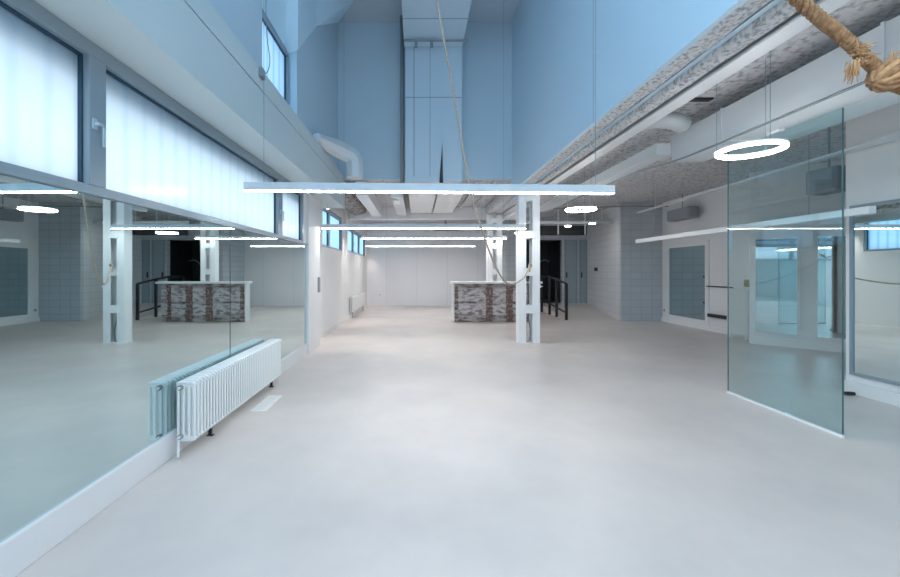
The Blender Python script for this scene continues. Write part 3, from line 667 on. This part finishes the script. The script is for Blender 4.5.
# ------------------------------------------------------------------ ropes
pts = spline([(-.22, 4.15, ZV), (.0, 4.5, R(4.4)), (.245, 4.9, R(3.32)), (.5, 5.3, R(2.27)), (.71, 5.6, R(1.34)), (.88, 5.87, R(.83)), (1.24, 6.46, R(.137)), (1.52, 6.95, R(-.17)), (1.77, 7.37, R(-.24)), (2.08, 7.85, R(-.14)), (2.33, 8.27, R(.10))], 8)
hrp = thing('hanging_rope', 'long thin beige rope drooping from the ceiling to the front lattice column', 'rope', (2.3, 8.2, R(.1)))
obj('rope_length', T(pts, .015, 8), 'thinrope', hrp, smooth=True)
obj('rope_knot', T(spline([(2.32, 8.26, R(.06)), (2.36, 8.27, R(.10)), (2.35, 8.25, R(.14)), (2.31, 8.26, R(.12)), (2.33, 8.28, R(.04)), (2.33, 8.27, R(-.02))], 5), .017, 8), 'thinrope', hrp, smooth=True)

# thick hemp rope near the viewer: three strands twisted round a path
tr_ = thing('hemp_rope', 'thick brown hemp rope with a frayed knot at the top right corner', 'rope', (1.27, 1.1, R(.52)))
def strands(path, rr, sr, turns, phase=0):
    bm_all = []
    n = len(path)
    for k in range(3):
        pp = []
        for i, p in enumerate(path):
            t = (path[min(i+1, n-1)]-path[max(i-1, 0)]).normalized(); u = t.cross(Vector((0, 1, 0))).normalized(); w = t.cross(u)
            a = 2*math.pi*(turns*i/(n-1) + k/3) + phase
            pp.append(p + u*math.cos(a)*rr + w*math.sin(a)*rr)
        bm_all.append(T(pp, sr, 8))
    return bm_all
path1 = spline([(-1.62, 1.0, R(2.1)), (-.9, 1.02, R(1.98)), (-.1, 1.05, R(1.58)), (.57, 1.07, R(1.13)), (1.048, 1.1, R(.745)), (1.158, 1.1, R(.655)), (1.262, 1.1, R(.558))], 44)
for b_ in strands(path1, .0100, .0076, 30): obj('strand', b_, 'rope', tr_, smooth=True)
path2 = spline([(1.28, 1.1, R(.53)), (1.34, 1.1, R(.502)), (1.5, 1.12, R(.48)), (1.9, 1.2, R(.65)), (2.4, 1.35, R(1.3)), (2.65, 1.35, R(1.70))], 40)
for b_ in strands(path2, .0100, .0076, 18): obj('strand', b_, 'rope', tr_, smooth=True)
kc = Vector((1.290, 1.095, R(.535)))
rk = random.Random(8)
ax = Vector((.80, 0, .45)).normalized()       # the wraps of the knot run along this way
for k in range(13):
    a0 = 2*math.pi*k/13
    pp = []
    for i in range(13):
        t = i/12*math.pi
        side = Vector((0, 1, 0))*math.cos(a0) + ax.cross(Vector((0, 1, 0)))*math.sin(a0)
        pp.append(kc + ax*(-math.cos(t))*.038 + side*(math.sin(t)*.034) + Vector([rk.uniform(-.0012, .0012) for _ in range(3)]))
    obj('knot_wrap', T(pp, .0085, 8), 'ropelight' if k % 2 else 'rope', tr_, smooth=True)
fb = bmesh.new()
def fray(base, dirs, n, ln, spread):
    for _ in range(n):
        dv_ = (Vector(dirs) + Vector([rk.uniform(-spread, spread) for _ in range(3)])).normalized(); l = ln*rk.uniform(.5, 1.1)
        p0 = Vector(base) + Vector([rk.uniform(-.012, .012) for _ in range(3)])
        tube(fb, [p0, p0+dv_*l*.5+Vector((0, 0, -.002)), p0+dv_*l+Vector((rk.uniform(-.004, .004), 0, -.006))], [.0022, .0016, .0008], 5)
fray((1.285, 1.09, R(.555)), (.45, -.2, .8), 46, .045, .55)
fray((1.20, 1.09, R(.60)), (.5, 0, .6), 30, .03, .6)
fray((1.19, 1.09, R(.565)), (-.1, 0, -1), 34, .034, .22)
fray((1.215, 1.09, R(.575)), (.3, 0, .7), 30, .025, .8)
fr2 = obj('frayed_fibres', fb, 'ropelight', tr_); fr2['kind'] = 'stuff'
